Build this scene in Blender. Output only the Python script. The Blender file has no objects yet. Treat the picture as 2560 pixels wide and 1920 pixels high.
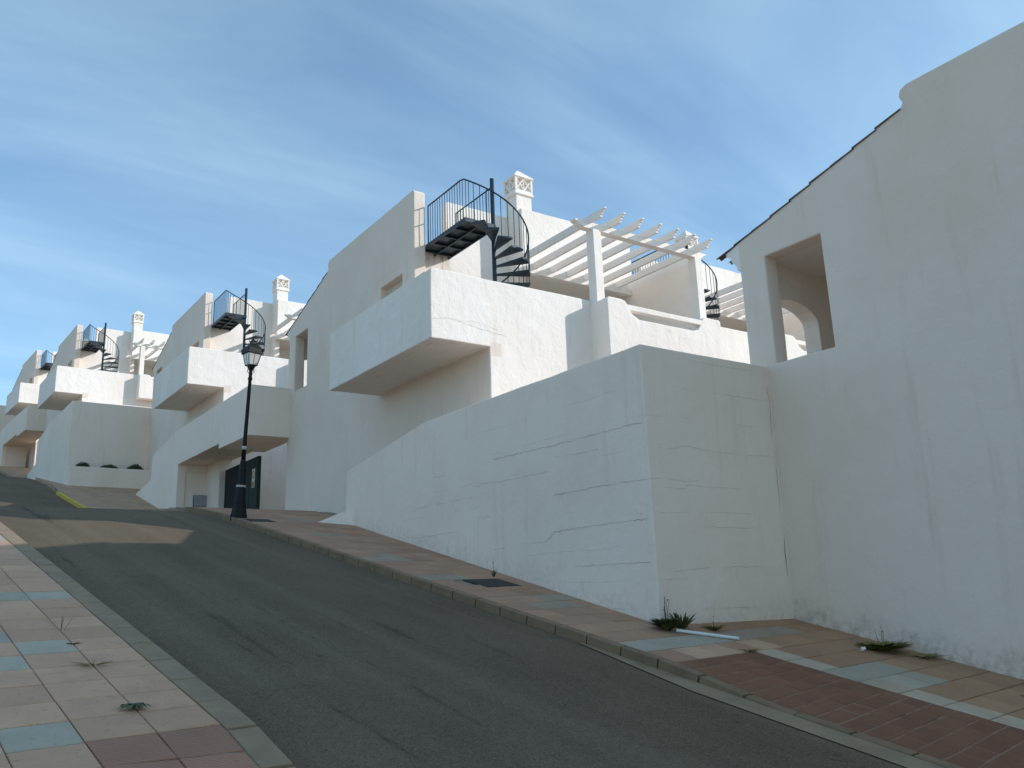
import bpy, bmesh, math, random
from mathutils import Vector, Matrix, noise
from mathutils.geometry import delaunay_2d_cdt
random.seed(7)
R = math.radians
scene = bpy.context.scene
C = scene.collection

# ------------------------------------------------------------------ camera
YAW, PITCH, ROLL = 0.612016, 0.237089, -0.0353489
cam = bpy.data.objects.new('camera', bpy.data.cameras.new('camera')); C.objects.link(cam)
F = Vector((math.sin(YAW)*math.cos(PITCH), math.cos(YAW)*math.cos(PITCH), math.sin(PITCH)))
RT = Vector((math.cos(YAW), -math.sin(YAW), 0)); UP = RT.cross(F)
r2 = RT*math.cos(ROLL)+UP*math.sin(ROLL); u2 = UP*math.cos(ROLL)-RT*math.sin(ROLL)
cam.matrix_world = Matrix(((r2.x, u2.x, -F.x, 0), (r2.y, u2.y, -F.y, 0), (r2.z, u2.z, -F.z, 0), (0, 0, 0, 1)))
cam.data.sensor_width = 36; cam.data.lens = 36*2071.16/2560
cam.data.clip_start = .1; cam.data.clip_end = 3000
scene.camera = cam

# ------------------------------------------------------------------ light
SUN_DIR = Vector((.797, -.603, .425)).normalized()
SUN_EL = math.asin(SUN_DIR.z); SUN_ROT = math.atan2(SUN_DIR.x, SUN_DIR.y)
world = bpy.data.worlds.new('World'); scene.world = world; world.use_nodes = True
nt = world.node_tree; nt.nodes.clear()
def wn(t, **k):
    n = nt.nodes.new(t)
    for a, b in k.items(): setattr(n, a, b)
    return n
sky = wn('ShaderNodeTexSky', sky_type='NISHITA'); sky.sun_disc = False
sky.sun_elevation = SUN_EL; sky.sun_rotation = SUN_ROT; sky.altitude = 50; sky.air_density = 1.0; sky.dust_density = .3; sky.ozone_density = 3.0
tc = wn('ShaderNodeTexCoord'); sep = wn('ShaderNodeSeparateXYZ'); nt.links.new(tc.outputs['Generated'], sep.inputs[0])
zz = wn('ShaderNodeMath', operation='MAXIMUM'); nt.links.new(sep.outputs[2], zz.inputs[0]); zz.inputs[1].default_value = 0
za = wn('ShaderNodeMath', operation='ADD'); nt.links.new(zz.outputs[0], za.inputs[0]); za.inputs[1].default_value = .18
dv = wn('ShaderNodeVectorMath', operation='DIVIDE'); nt.links.new(tc.outputs['Generated'], dv.inputs[0])
cb = wn('ShaderNodeCombineXYZ'); 
for i in range(3): nt.links.new(za.outputs[0], cb.inputs[i])
nt.links.new(cb.outputs[0], dv.inputs[1])
mp = wn('ShaderNodeMapping'); mp.inputs['Rotation'].default_value = (0, 0, R(48)); mp.inputs['Scale'].default_value = (.75, 1.9, 0)
nt.links.new(dv.outputs[0], mp.inputs[0])
n1 = wn('ShaderNodeTexNoise'); n1.inputs['Scale'].default_value = 1.0; n1.inputs['Detail'].default_value = 6; n1.inputs['Roughness'].default_value = .5; n1.inputs['Distortion'].default_value = .6
nt.links.new(mp.outputs[0], n1.inputs['Vector'])
cr = wn('ShaderNodeValToRGB'); cr.color_ramp.elements[0].position = .34; cr.color_ramp.elements[1].position = .92; cr.color_ramp.interpolation = 'EASE'
cr.color_ramp.elements[0].color = (.14, .14, .14, 1); cr.color_ramp.elements[1].color = (.58, .58, .58, 1)
mp2 = wn('ShaderNodeMapping'); mp2.inputs['Rotation'].default_value = (0, 0, R(20)); mp2.inputs['Scale'].default_value = (1.6, 5.0, 0); nt.links.new(dv.outputs[0], mp2.inputs[0])
n2 = wn('ShaderNodeTexNoise'); n2.inputs['Scale'].default_value = 1.3; n2.inputs['Detail'].default_value = 7; n2.inputs['Roughness'].default_value = .55; n2.inputs['Distortion'].default_value = 1.0; nt.links.new(mp2.outputs[0], n2.inputs['Vector'])
ad = wn('ShaderNodeMath', operation='MULTIPLY_ADD'); nt.links.new(n2.outputs[0], ad.inputs[0]); ad.inputs[1].default_value = .22; nt.links.new(n1.outputs[0], ad.inputs[2])
nt.links.new(ad.outputs[0], cr.inputs[0])
CLOUD = (3.7, 5.3, 6.4, 1); SKY_STRENGTH = .15
tn = wn('ShaderNodeMix', data_type='RGBA', blend_type='MULTIPLY'); tn.inputs['Factor'].default_value = 1; nt.links.new(sky.outputs[0], tn.inputs['A']); tn.inputs['B'].default_value = (.87, 1.08, 1.14, 1)
mx = wn('ShaderNodeMix', data_type='RGBA'); nt.links.new(cr.outputs[0], mx.inputs['Factor']); nt.links.new(tn.outputs['Result'], mx.inputs['A']); mx.inputs['B'].default_value = CLOUD
bg = wn('ShaderNodeBackground'); bg.inputs[1].default_value = SKY_STRENGTH; nt.links.new(mx.outputs['Result'], bg.inputs[0])
wo = wn('ShaderNodeOutputWorld'); nt.links.new(bg.outputs[0], wo.inputs[0])

sl = bpy.data.lights.new('sun', 'SUN'); sl.energy = 2.9; sl.angle = R(.6); sl.color = (1, .965, .95)
sun = bpy.data.objects.new('sun', sl); C.objects.link(sun); sun.rotation_euler = (-SUN_DIR).to_track_quat('-Z', 'Y').to_euler()
vs = scene.view_settings; vs.view_transform = 'Standard'; vs.look = 'None'; vs.exposure = 0.22; vs.gamma = 1; vs.use_curve_mapping = False
scene.cycles.max_bounces = 8; scene.cycles.diffuse_bounces = 6

# ------------------------------------------------------------------ materials
MATS = {}
class NT:
    def __init__(s, name):
        s.m = bpy.data.materials.new(name); s.m.use_nodes = True; s.t = s.m.node_tree
        s.b = s.t.nodes['Principled BSDF']; MATS[name] = s.m
        s.geo = s.t.nodes.new('ShaderNodeNewGeometry'); s.pos = s.geo.outputs['Position']
    def n(s, typ, ins=None, **k):
        x = s.t.nodes.new(typ)
        for a, b in k.items(): setattr(x, a, b)
        for a, b in (ins or {}).items():
            if hasattr(b, 'is_output'): s.t.links.new(b, x.inputs[a])
            else: x.inputs[a].default_value = b
        return x
    def noise(s, scale, detail=4, rough=.55, vec=None, dist=0):
        return s.n('ShaderNodeTexNoise', {'Vector': vec or s.pos, 'Scale': scale, 'Detail': detail, 'Roughness': rough, 'Distortion': dist}).outputs[0]
    def ramp(s, x, p0, p1, c0=(0, 0, 0, 1), c1=(1, 1, 1, 1)):
        r = s.n('ShaderNodeValToRGB', {0: x}); e = r.color_ramp.elements
        e[0].position, e[1].position, e[0].color, e[1].color = p0, p1, c0, c1
        return r.outputs[0]
    def mix(s, f, a, b, mode='MIX'):
        return s.n('ShaderNodeMix', {'Factor': f, 'A': a, 'B': b}, data_type='RGBA', blend_type=mode).outputs['Result']
    def math(s, op, a, b=0.0, c=0.0): return s.n('ShaderNodeMath', {0: a, 1: b, 2: c}, operation=op).outputs[0]
    def map(s, sc, vec=None, rot=(0, 0, 0)): return s.n('ShaderNodeMapping', {'Vector': vec or s.pos, 'Scale': sc, 'Rotation': rot}).outputs[0]
    def bump(s, h, strength, dist, prev=None):
        ins = {'Height': h, 'Strength': strength, 'Distance': dist}
        if prev: ins['Normal'] = prev
        return s.n('ShaderNodeBump', ins).outputs[0]
    def out(s, col, rough=.8, nrm=None, metal=0, spec=None):
        for k, v in (('Base Color', col), ('Roughness', rough), ('Normal', nrm), ('Metallic', metal), ('Specular IOR Level', spec)):
            if v is None: continue
            if hasattr(v, 'is_output'): s.t.links.new(v, s.b.inputs[k])
            else: s.b.inputs[k].default_value = v
        return s.m
def c4(*a): return (*a, 1)

def stucco(name, base, courses=False, basedirt=0, rel=1.0, reach=1.0):
    k = NT(name)
    col = k.mix(k.ramp(k.noise(.45, 5, .6), .42, .72), c4(*base), c4(base[0]*.93, base[1]*.915, base[2]*.88))
    streak = k.ramp(k.noise(1.0, 6, .65, k.map((3.5, 3.5, .35))), .56, .80)
    col = k.mix(k.math('MULTIPLY', streak, .7), col, c4(base[0]*.80, base[1]*.76, base[2]*.68))
    fine = k.ramp(k.noise(55, 2), .3, .75)
    col = k.mix(k.math('MULTIPLY', fine, .10), col, c4(base[0]*.82, base[1]*.81, base[2]*.79))
    spots = k.ramp(k.noise(7, 3, .7), .69, .75)
    col = k.mix(k.math('MULTIPLY', spots, .14), col, c4(.38, .36, .32))
    h = k.bump(k.noise(2.2, 5, .6, dist=.3), .6*rel, .06)
    h = k.bump(k.noise(6, 4, .65, k.map((1, 1, .6)), dist=.8), .42*rel, .025, h)
    h = k.bump(k.noise(14, 4, .6), .32*rel, .010, h)
    h = k.bump(k.noise(90, 2), .25, .003, h)
    if courses:
        ps = k.n('ShaderNodeSeparateXYZ', {0: k.pos}).outputs
        wob = k.noise(1.3, 4)
        w2 = k.math('MULTIPLY_ADD', wob, .12, -.06)
        run = k.math('ADD', ps[0], ps[1])
        bv = k.n('ShaderNodeCombineXYZ', {0: run, 1: k.math('ADD', ps[2], w2), 2: 0.0}).outputs[0]
        br = k.n('ShaderNodeTexBrick', {'Vector': bv, 'Color1': c4(0, 0, 0), 'Color2': c4(0, 0, 0), 'Mortar': c4(1, 1, 1), 'Scale': 1.0, 'Mortar Size': .0035, 'Mortar Smooth': .3, 'Bias': 0.0, 'Brick Width': 9.0, 'Row Height': .49}).outputs[0]
        mask = k.ramp(k.noise(1.1, 4, .7, k.map((.6, .6, 2.2))), .50, .60)
        ln = k.math('MULTIPLY', br, mask)
        col = k.mix(k.math('MULTIPLY', ln, .34), col, c4(.34, .31, .27))
        h = k.bump(k.math('SUBTRACT', 1.0, ln), .6, .012, h)
    if basedirt:
        ps = k.n('ShaderNodeSeparateXYZ', {0: k.pos}).outputs
        along = k.math('ADD', k.math('MULTIPLY', ps[0], -.1), k.math('MULTIPLY', ps[1], .995))
        gz = k.math('MULTIPLY_ADD', along, .21, -2.34)
        hh = k.math('SUBTRACT', ps[2], gz)
        d = k.ramp(k.math('ADD', hh, k.math('MULTIPLY_ADD', k.noise(3.0, 5, .7), .9, -.45)), .05, .40, c4(1, 1, 1), c4(0, 0, 0))
        d = k.math('MULTIPLY', d, k.ramp(k.noise(9, 4, .7), .38, .62))
        d = k.math('MULTIPLY', d, k.ramp(k.math('MULTIPLY', along, .1/reach), .9, 1.0, c4(1, 1, 1), c4(0, 0, 0)))
        col = k.mix(k.math('MULTIPLY', d, basedirt), col, c4(.22, .195, .15))
    return k.out(col, .92, h, spec=.2)
stucco('plaster', (.89, .81, .735))
stucco('plaster_courses', (.88, .745, .635), courses=True, basedirt=.2, rel=.6, reach=2.1)  # base warmer than plaster: shade tone of the garden walls put into the colour
stucco('plaster_gable', (.80, .675, .575), basedirt=.45, rel=.5)  # plaster darkened and warmed for gables in shade, tone put into the colour

def flat(name, col, rough=.7, var=.12, scale=6, bump=.2, bd=.004, metal=0):
    k = NT(name)
    c = k.mix(k.ramp(k.noise(scale, 5, .6), .3, .75), c4(*[x*(1-var) for x in col]), c4(*[min(1, x*(1+var)) for x in col]))
    fine = k.ramp(k.noise(scale*14, 2), .35, .7)
    c = k.mix(k.math('MULTIPLY', fine, .16), c, c4(*[x*.65 for x in col]))
    return k.out(c, rough, k.bump(k.noise(scale*8, 3), bump, bd), metal)
def asphalt():
    k = NT('asphalt')
    st = k.map((1, 1, 1), rot=(0, 0, R(-5.7)))
    c = k.mix(k.ramp(k.noise(.5, 5, .6), .35, .7), c4(.120, .084, .051), c4(.168, .120, .075))
    trk = k.ramp(k.noise(1.0, 4, .6, k.n('ShaderNodeMapping', {'Vector': st, 'Scale': (1.5, .06, .06)}).outputs[0]), .45, .66)
    c = k.mix(k.math('MULTIPLY', trk, .65), c, c4(.205, .150, .096))
    mot = k.ramp(k.noise(9, 5, .75), .38, .68)
    c = k.mix(k.math('MULTIPLY', mot, .35), c, c4(.075, .058, .038))
    grit = k.ramp(k.noise(60, 3, .7), .48, .62)
    c = k.mix(k.math('MULTIPLY', grit, .55), c, c4(.27, .215, .15))
    dk = k.ramp(k.noise(42, 3, .75), .54, .66)
    c = k.mix(k.math('MULTIPLY', dk, .6), c, c4(.030, .026, .020))
    seam = k.ramp(k.noise(1.0, 7, .75, k.n('ShaderNodeMapping', {'Vector': st, 'Scale': (2.2, .16, .16)}).outputs[0]), .60, .66)
    c = k.mix(k.math('MULTIPLY', seam, .55), c, c4(.040, .034, .026))
    patch = k.ramp(k.noise(1.6, 6, .8), .62, .67)
    c = k.mix(k.math('MULTIPLY', patch, .5), c, c4(.034, .029, .022))
    n = k.bump(k.noise(55, 4, .75), .9, .012); n = k.bump(k.noise(3, 4), .3, .02, n)
    k.out(c, .9, n, spec=.2)
asphalt()
flat('concrete_kerb', (.235, .155, .088), .9, .22, 3, .4, .006)
flat('gutter_concrete', (.29, .208, .128), .9, .2, 3, .4, .006)
flat('yellow_paint', (.62, .42, .035), .7, .2, 8, .3)
flat('mortar', (.27, .21, .15), .95, .25, 8, .5)
flat('mortar_pale', (.27, .165, .105), .95, .3, 8, .5)
flat('soil', (.10, .085, .06), .95, .3, 4, .6, .01)
flat('terrain', (.42, .35, .26), .95, .3, .6, .6, .02)
def tile(name, col, var=.12, bump=.25, ribs=None):
    k = NT(name)
    oi = k.n('ShaderNodeObjectInfo').outputs['Random']
    c = k.mix(oi, c4(*[x*.88 for x in col]), c4(*[x*1.10 for x in col]))
    c = k.mix(k.math('MULTIPLY', k.ramp(k.noise(2.5, 6, .65), .40, .75), .45), c, c4(*[x*(1-2.6*var) for x in col]))
    c = k.mix(k.math('MULTIPLY', k.ramp(k.noise(110, 2), .5, .7), .30), c, c4(*[x*.55 for x in col]))
    c = k.mix(k.math('MULTIPLY', k.ramp(k.noise(16, 4, .7), .60, .70), .4), c, c4(.10, .085, .06))
    c = k.mix(k.math('MULTIPLY', k.ramp(k.noise(.8, 5, .7), .50, .68), .35), c, c4(*[x*.62 for x in col]))
    n = k.bump(k.noise(90, 3), bump, .003)
    if ribs:
        oc = k.n('ShaderNodeTexCoord').outputs['Object']
        w = k.n('ShaderNodeTexWave', {'Vector': oc, 'Scale': ribs, 'Distortion': .0}, wave_type='BANDS', bands_direction='DIAGONAL').outputs[0]
        c = k.mix(k.math('MULTIPLY', k.ramp(w, .25, .6, c4(1, 1, 1), c4(0, 0, 0)), .30), c, c4(*[x*.6 for x in col]))
        n = k.bump(w, .5, .006, n)
    return k.out(c, .85, n)
def pav():
    k = NT('pavement_upper')
    v = k.map((1, 1, 1), rot=(0, 0, R(-5.7)))
    br = k.n('ShaderNodeTexBrick', {'Vector': v, 'Color1': c4(.46, .30, .185), 'Color2': c4(.36, .235, .15), 'Mortar': c4(.20, .15, .10), 'Scale': 1.0, 'Mortar Size': .006, 'Brick Width': .46, 'Row Height': .46, 'Bias': -.2}, offset=0.0).outputs[0]
    c = k.mix(k.math('MULTIPLY', k.ramp(k.noise(.9, 5, .6), .4, .7), .5), br, c4(.30, .20, .13))
    k.out(c, .9, k.bump(k.noise(40, 3), .3, .004))
pav()
tile('tile_pink', (.575, .345, .215))
tile('tile_rosewood', (.43, .24, .15))
tile('tile_greyrose', (.37, .285, .205))
tile('tile_blue', (.43, .375, .285))
tile('tile_orange', (.41, .235, .13))
tile('tile_rose', (.46, .26, .16))
tile('tile_cream', (.52, .40, .285))
tile('tile_tactile', (.41, .205, .13), ribs=11)
tile('paver_red', (.24, .098, .050), .22, .5)
def metal(name, col, rough=.45):
    k = NT(name); c = k.mix(k.ramp(k.noise(9, 4), .35, .7), c4(*col), c4(*[x*1.5 for x in col])); k.out(c, rough, k.bump(k.noise(60, 2), .1, .002), .1, spec=.3)
metal('stair_steel', (.020, .034, .046), .42)
metal('lamp_black', (.005, .0055, .005), .55)
flat('lamp_band', (.5, .5, .48), .6)
flat('door_green', (.010, .026, .024), .8, .2, 2, .05)
flat('door_dark', (.004, .005, .005), .85, .2, 2, .05)
flat('sign_white', (.62, .60, .53), .6, .1)
flat('sign_orange', (.50, .20, .05), .6, .1)
flat('roof_clay', (.16, .10, .065), .9, .5, 7, .4, .01)
flat('cover_iron', (.030, .026, .022), .75, .4, 20, .6, .006)
flat('grey_metal_box', (.30, .32, .31), .5, .1)
flat('white_plastic', (.72, .72, .70), .45, .08)
flat('cream_panel', (.62, .52, .40), .8, .1)
flat('crack_grey', (.60, .53, .455), .9, .25)
def stain():
    k = NT('rust_stain'); oc = k.n('ShaderNodeTexCoord').outputs['Object']; sp = k.n('ShaderNodeSeparateXYZ', {0: oc}).outputs
    a = k.ramp(k.noise(1.0, 6, .7, k.map((6, 1, 1.3), oc)), .45, .70)
    fz = k.ramp(k.math('SUBTRACT', sp[2], 2.7), .15, 1.0); fu = k.ramp(k.math('ABSOLUTE', k.math('SUBTRACT', sp[0], .9)), .15, .55, c4(1, 1, 1), c4(0, 0, 0))
    al = k.math('MULTIPLY', k.math('MULTIPLY', a, fz), fu)
    k.t.links.new(k.math('MULTIPLY', al, .8), k.b.inputs['Alpha']); k.out(k.mix(a, c4(.40, .26, .14), c4(.16, .13, .10)), .9)
stain()
def frosted():
    k = NT('lamp_glass'); k.b.inputs['Transmission Weight'].default_value = .35; k.out(c4(.62, .60, .53), .45)
frosted()
def leafm(name, a, b):
    k = NT(name); k.out(k.mix(k.ramp(k.noise(14, 3), .3, .7), c4(*a), c4(*b)), .6, spec=.3)
leafm('leaf_dark', (.040, .060, .022), (.10, .11, .045))
leafm('leaf_olive', (.12, .12, .030), (.24, .20, .06))
leafm('leaf_shrub', (.035, .055, .022), (.085, .11, .05))
M = MATS

# ------------------------------------------------------------------ helpers
def link(name, me, mat=None, parent=None, loc=None, rot=None):
    o = bpy.data.objects.new(name, me); C.objects.link(o)
    if mat is not None and me is not None: me.materials.append(M[mat])
    if parent: o.parent = parent
    if loc: o.location = loc
    if rot: o.rotation_euler = rot
    return o
def tag(o, label=None, cat=None, group=None, kind=None):
    for k, v in (('label', label), ('category', cat), ('group', group), ('kind', kind)):
        if v: o[k] = v
    return o
def empty(name, loc, rz=0, **k):
    o = bpy.data.objects.new(name, None); C.objects.link(o); o.location = loc; o.rotation_euler = (0, 0, rz); o.empty_display_size = .3
    return tag(o, **k)
def bmm(bm, name):
    bmesh.ops.recalc_face_normals(bm, faces=bm.faces); me = bpy.data.meshes.new(name); bm.to_mesh(me); bm.free(); return me
def copy_tree(o, parent=None):
    c = o.copy(); C.objects.link(c); c.parent = parent
    for k in [x for x in ALLCH.get(o.name, list(o.children))]: copy_tree(k, c)
    return c
ALLCH = {}

def fine(poly, step, amp, seed, closed=True):
    out = []; n = len(poly)
    for i in range(n):
        a = Vector(poly[i]); b = Vector(poly[(i+1) % n]); L = (b-a).length
        m = max(1, int(L/step)); d = (b-a)/L if L else Vector((0, 0)); nr = Vector((-d.y, d.x))
        for j in range(m):
            p = a+(b-a)*(j/m)
            if j and amp: p = p+nr*amp*noise.noise(Vector((p.x*1.1+seed*7.3, p.y*1.1, seed*1.7)))*2
            out.append((p.x, p.y))
    return out
AX = {'u': lambda p, w: (w, p[0], p[1]), 'v': lambda p, w: (p[0], w, p[1]), 'z': lambda p, w: (p[0], p[1], w)}
SEED = [0]
def prism_mesh(axis, poly, lo, hi, holes=(), step=.45, amp=.007):
    SEED[0] += 1
    pts = []; edges = []; loops = []
    for loop in [poly, *holes]:
        f = fine(loop, step, amp, SEED[0]); loops.append(f); k = len(pts); pts += [Vector(p) for p in f]
        edges += [(k+i, k+(i+1) % len(f)) for i in range(len(f))]
    vo, eo, fo = delaunay_2d_cdt(pts, edges, [], 1, 1e-6)[:3]
    def inside(p, L):
        r = False
        for i in range(len(L)):
            (x0, y0), (x1, y1) = L[i], L[i-1]
            if (y0 > p[1]) != (y1 > p[1]) and p[0] < (x1-x0)*(p[1]-y0)/(y1-y0)+x0: r = not r
        return r
    outl = loops[0]; hl = loops[1:]
    keep = []
    for f in fo:
        m = sum((vo[i] for i in f), Vector((0, 0)))/len(f)
        if inside(m, outl) and not any(inside(m, h_) for h_ in hl): keep.append(f)
    fo = keep
    bm = bmesh.new(); fn = AX[axis]
    vs_ = [bm.verts.new(fn(p, lo)) for p in vo]
    fs = [bm.faces.new([vs_[i] for i in f]) for f in fo]
    bmesh.ops.dissolve_limit(bm, angle_limit=.01, verts=[], edges=bm.edges[:])
    r = bmesh.ops.extrude_face_region(bm, geom=bm.faces[:])
    d = Vector(fn((0, 0), hi-lo))
    for g in r['geom']:
        if isinstance(g, bmesh.types.BMVert): g.co += d
    return bmm(bm, 'prism')
def bevel(o, w=.025, seg=3, ang=35):
    m = o.modifiers.new('bevel', 'BEVEL'); m.width = w; m.segments = seg; m.limit_method = 'ANGLE'; m.angle_limit = R(ang)
    return o
def prism(name, axis, poly, lo, hi, mat, parent, holes=(), bw=.025, **k):
    o = link(name, prism_mesh(axis, poly, lo, hi, holes, **k), mat, parent)
    return bevel(o, bw) if bw else o
def rect(a, b, c, d): return [(a, c), (b, c), (b, d), (a, d)]
def addbox(bm, x0, x1, y0, y1, z0, z1):
    v = [bm.verts.new((x, y, z)) for z in (z0, z1) for x, y in ((x0, y0), (x1, y0), (x1, y1), (x0, y1))]
    for f in ((0, 3, 2, 1), (4, 5, 6, 7), (0, 1, 5, 4), (1, 2, 6, 5), (2, 3, 7, 6), (3, 0, 4, 7)): bm.faces.new([v[i] for i in f])
def box(name, x0, x1, y0, y1, z0, z1, mat, parent, bw=.02):
    bm = bmesh.new(); addbox(bm, x0, x1, y0, y1, z0, z1); o = link(name, bmm(bm, name), mat, parent)
    return bevel(o, bw, 2) if bw else o
def tube_into(bm, pts, r, n=8):
    rings = []
    for i, p in enumerate(pts):
        p = Vector(p); t = (Vector(pts[min(i+1, len(pts)-1)])-Vector(pts[max(i-1, 0)])).normalized()
        a = t.cross(Vector((0, 0, 1)) if abs(t.z) < .9 else Vector((1, 0, 0))).normalized(); b = t.cross(a)
        rr = r[i] if isinstance(r, (list, tuple)) else r
        rings.append([bm.verts.new(p+(a*math.cos(2*math.pi*j/n)+b*math.sin(2*math.pi*j/n))*rr) for j in range(n)])
    for i in range(len(rings)-1):
        for j in range(n): bm.faces.new((rings[i][j], rings[i][(j+1) % n], rings[i+1][(j+1) % n], rings[i+1][j]))
    bm.faces.new(rings[0][::-1]); bm.faces.new(rings[-1])
def tube(name, pts, r, mat, parent, n=8, smooth=True):
    bm = bmesh.new(); tube_into(bm, pts, r, n); me = bmm(bm, name)
    if smooth:
        for p in me.polygons: p.use_smooth = len(p.vertices) == 4
    return link(name, me, mat, parent)
def lathe(name, prof, mat, parent, n=16, loc=None, rot0=0, smooth=True):
    bm = bmesh.new(); rings = [[bm.verts.new((r*math.cos(rot0+2*math.pi*j/n), r*math.sin(rot0+2*math.pi*j/n), z)) for j in range(n)] for r, z in prof]
    for i in range(len(rings)-1):
        for j in range(n): bm.faces.new((rings[i][j], rings[i][(j+1) % n], rings[i+1][(j+1) % n], rings[i+1][j]))
    bm.faces.new(rings[0][::-1]); bm.faces.new(rings[-1]); me = bmm(bm, name)
    if smooth:
        for p in me.polygons: p.use_smooth = len(p.vertices) == 4
    return link(name, me, mat, parent, loc)

# ------------------------------------------------------------------ terrain
GP = [(-60, -13.5), (-30, -8.64), (20.5, 1.965), (22.5, 2.30), (36, 3.50), (38, 3.75), (46, 5.60), (59, 7.70), (64, 8.2), (72, 9.9), (120, 18.0), (200, 21)]
def ga(a):
    if a <= GP[0][0]: return GP[0][1]
    for (a0, z0), (a1, z1) in zip(GP, GP[1:]):
        if a <= a1: return z0+(z1-z0)*(a-a0)/(a1-a0)
    return GP[-1][1]
def cl(x): return max(0., min(1., x))
def uv(a, c): return (.995*c-.1*a, .1*c+.995*a)
def off(a, c):
    if c > 5: return -.095*cl((6.6-a)/1.3)*cl((9.7-c)/1.6)
    return -.085*cl((6.6-a)/.9)*cl((c-1.7)/.95)
def gxy(x, y):
    a, c = -.1*x+.995*y, .995*x+.1*y
    return ga(a)+off(a, c)
def ruled(name, arange, crange, zf, mat, parent=None):
    """sheet in street coordinates; crange(a) gives the c values across"""
    bm = bmesh.new(); rows = []
    for a in arange: rows.append([bm.verts.new((*uv(a, c), zf(a, c))) for c in crange(a)])
    for i in range(len(rows)-1):
        for j in range(len(rows[i])-1): bm.faces.new((rows[i][j], rows[i][j+1], rows[i+1][j+1], rows[i+1][j]))
    return link(name, bmm(bm, name), mat, parent)
def frange(a, b, s):
    n = max(1, round((b-a)/s)); return [a+(b-a)*i/n for i in range(n+1)]
AR = frange(-40, 19.5, 1.0)+frange(19.75, 23, .25)+frange(23.5, 130, .5)
def kr(a):                                   # where the right-hand kerb stands
    if a < 24.5: return 7.95
    if a < 27: return 7.95+(9.0-7.95)*(a-24.5)/2.5
    if a < 43: return 9.0
    return 9.0+cl((a-43)/15)*1.6
GA = [-400, -200, -100, -60, -40, -20, 0, 10, 20.5, 22.5, 30, 36, 38, 46, 59, 64, 72, 90, 120, 160, 200, 400, 900]
ground = tag(ruled('ground', GA, lambda a: [-900, -300, -100, -40, -20, -8, 0, 10, 20, 40, 100, 300, 900], lambda a, c: ga(a)-.45, 'terrain'), kind='structure')
road = tag(ruled('road', AR, lambda a: [2.6, 4.2, 5.8, 7.2, kr(a)+.1], lambda a, c: ga(a)-.125+.02*(1-((c-5.4)/2.7)**2), 'asphalt'), kind='structure')
gut = tag(ruled('gutter_strip', frange(-20, 8.0, .5), lambda a: [7.60+.3*cl((a-6)/2), 7.96], lambda a, c: ga(a)-.108, 'gutter_concrete'), kind='structure')
pr = tag(ruled('pavement_right', [a for a in AR if a < 24.6], lambda a: [kr(a)+.05, kr(a)+.07, kr(a)+.8, 9.7, 10.6, 12, 16, 22], lambda a, c: ga(a)+off(a, c)-(.022 if c > kr(a)+.06 else .3), 'mortar'), kind='structure')
pf = tag(ruled('pavement_upper', [23.9]+[a for a in AR if a > 24], lambda a: [kr(a)+.05, kr(a)+.07, kr(a)+.8, 11.5, 16, 24], lambda a, c: ga(a)-(.004 if c > kr(a)+.06 else .4), 'pavement_upper'), kind='structure')
pl = tag(ruled('pavement_left', AR, lambda a: [-9, 0, .7, 1.7, 2.2, 2.70], lambda a, c: ga(a)+off(a, c)-.02, 'mortar'), kind='structure')

def slab_mesh(w, l, h=.05, e=.006):
    bm = bmesh.new(); addbox(bm, -w/2, w/2, -l/2, l/2, -h, 0)
    top = [x for x in bm.edges if all(v.co.z > -h/2 for v in x.verts)]
    bmesh.ops.bevel(bm, geom=top, offset=e, segments=1, affect='EDGES'); return bmm(bm, 'slab')
SM = {}
def slab(name, parent, a0, a1, c0, c1, mat, gap=.008, dz=0, h=.05):
    key = (round(c1-c0, 3), round(a1-a0, 3), mat, h)
    if key not in SM:
        SM[key] = slab_mesh(c1-c0-gap, a1-a0-gap, h); SM[key].materials.append(M[mat])
    o = bpy.data.objects.new(name, SM[key]); C.objects.link(o); o.parent = parent
    a, c = (a0+a1)/2, (c0+c1)/2
    f = lambda a, c: Vector((*uv(a, c), ga(a)+off(a, c)))
    p = f(a, c); ey = (f(a1, c)-f(a0, c)).normalized(); ex = f(a, c1)-f(a, c0); ex = (ex-ey*ex.dot(ey)).normalized(); ez = ex.cross(ey)
    jz = random.uniform(-.0025, .0025)+dz
    mtx = Matrix((ex, ey, ez)).transposed().to_4x4(); mtx.translation = p+ez*jz
    o.matrix_world = mtx
    o.rotation_euler.z += random.uniform(-.006, .006)
    return o
# left pavement slabs
TA, TP = 6.6, .462
LC = [2.65, 2.18, 1.70, 1.22, .74, .26, -.22]
blueL = {(0, 2), (5, 1), (4, 2), (6, 2), (10, 0), (10, 1), (20, 0), (21, 0), (15, 2), (15, 1), (3, 3), (9, 3), (0, 4)}
for k in range(-8, 33):
    for j in range(6):
        if j > 2 and k > 12: continue
        red = k < 0 and j < 2
        slab('paving_slab', pl, TA+k*TP, TA+(k+1)*TP, LC[j+1], LC[j], 'tile_tactile' if red else 'tile_blue' if (k, j) in blueL else 'tile_pink')
# left kerb stones
for k in range(-6, 22):
    slab('kerb_stone', pl, 6.5+k*.64, 6.5+(k+1)*.64, 2.655, 2.90, 'gutter_concrete', dz=-.004, h=.28, gap=.010)
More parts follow.
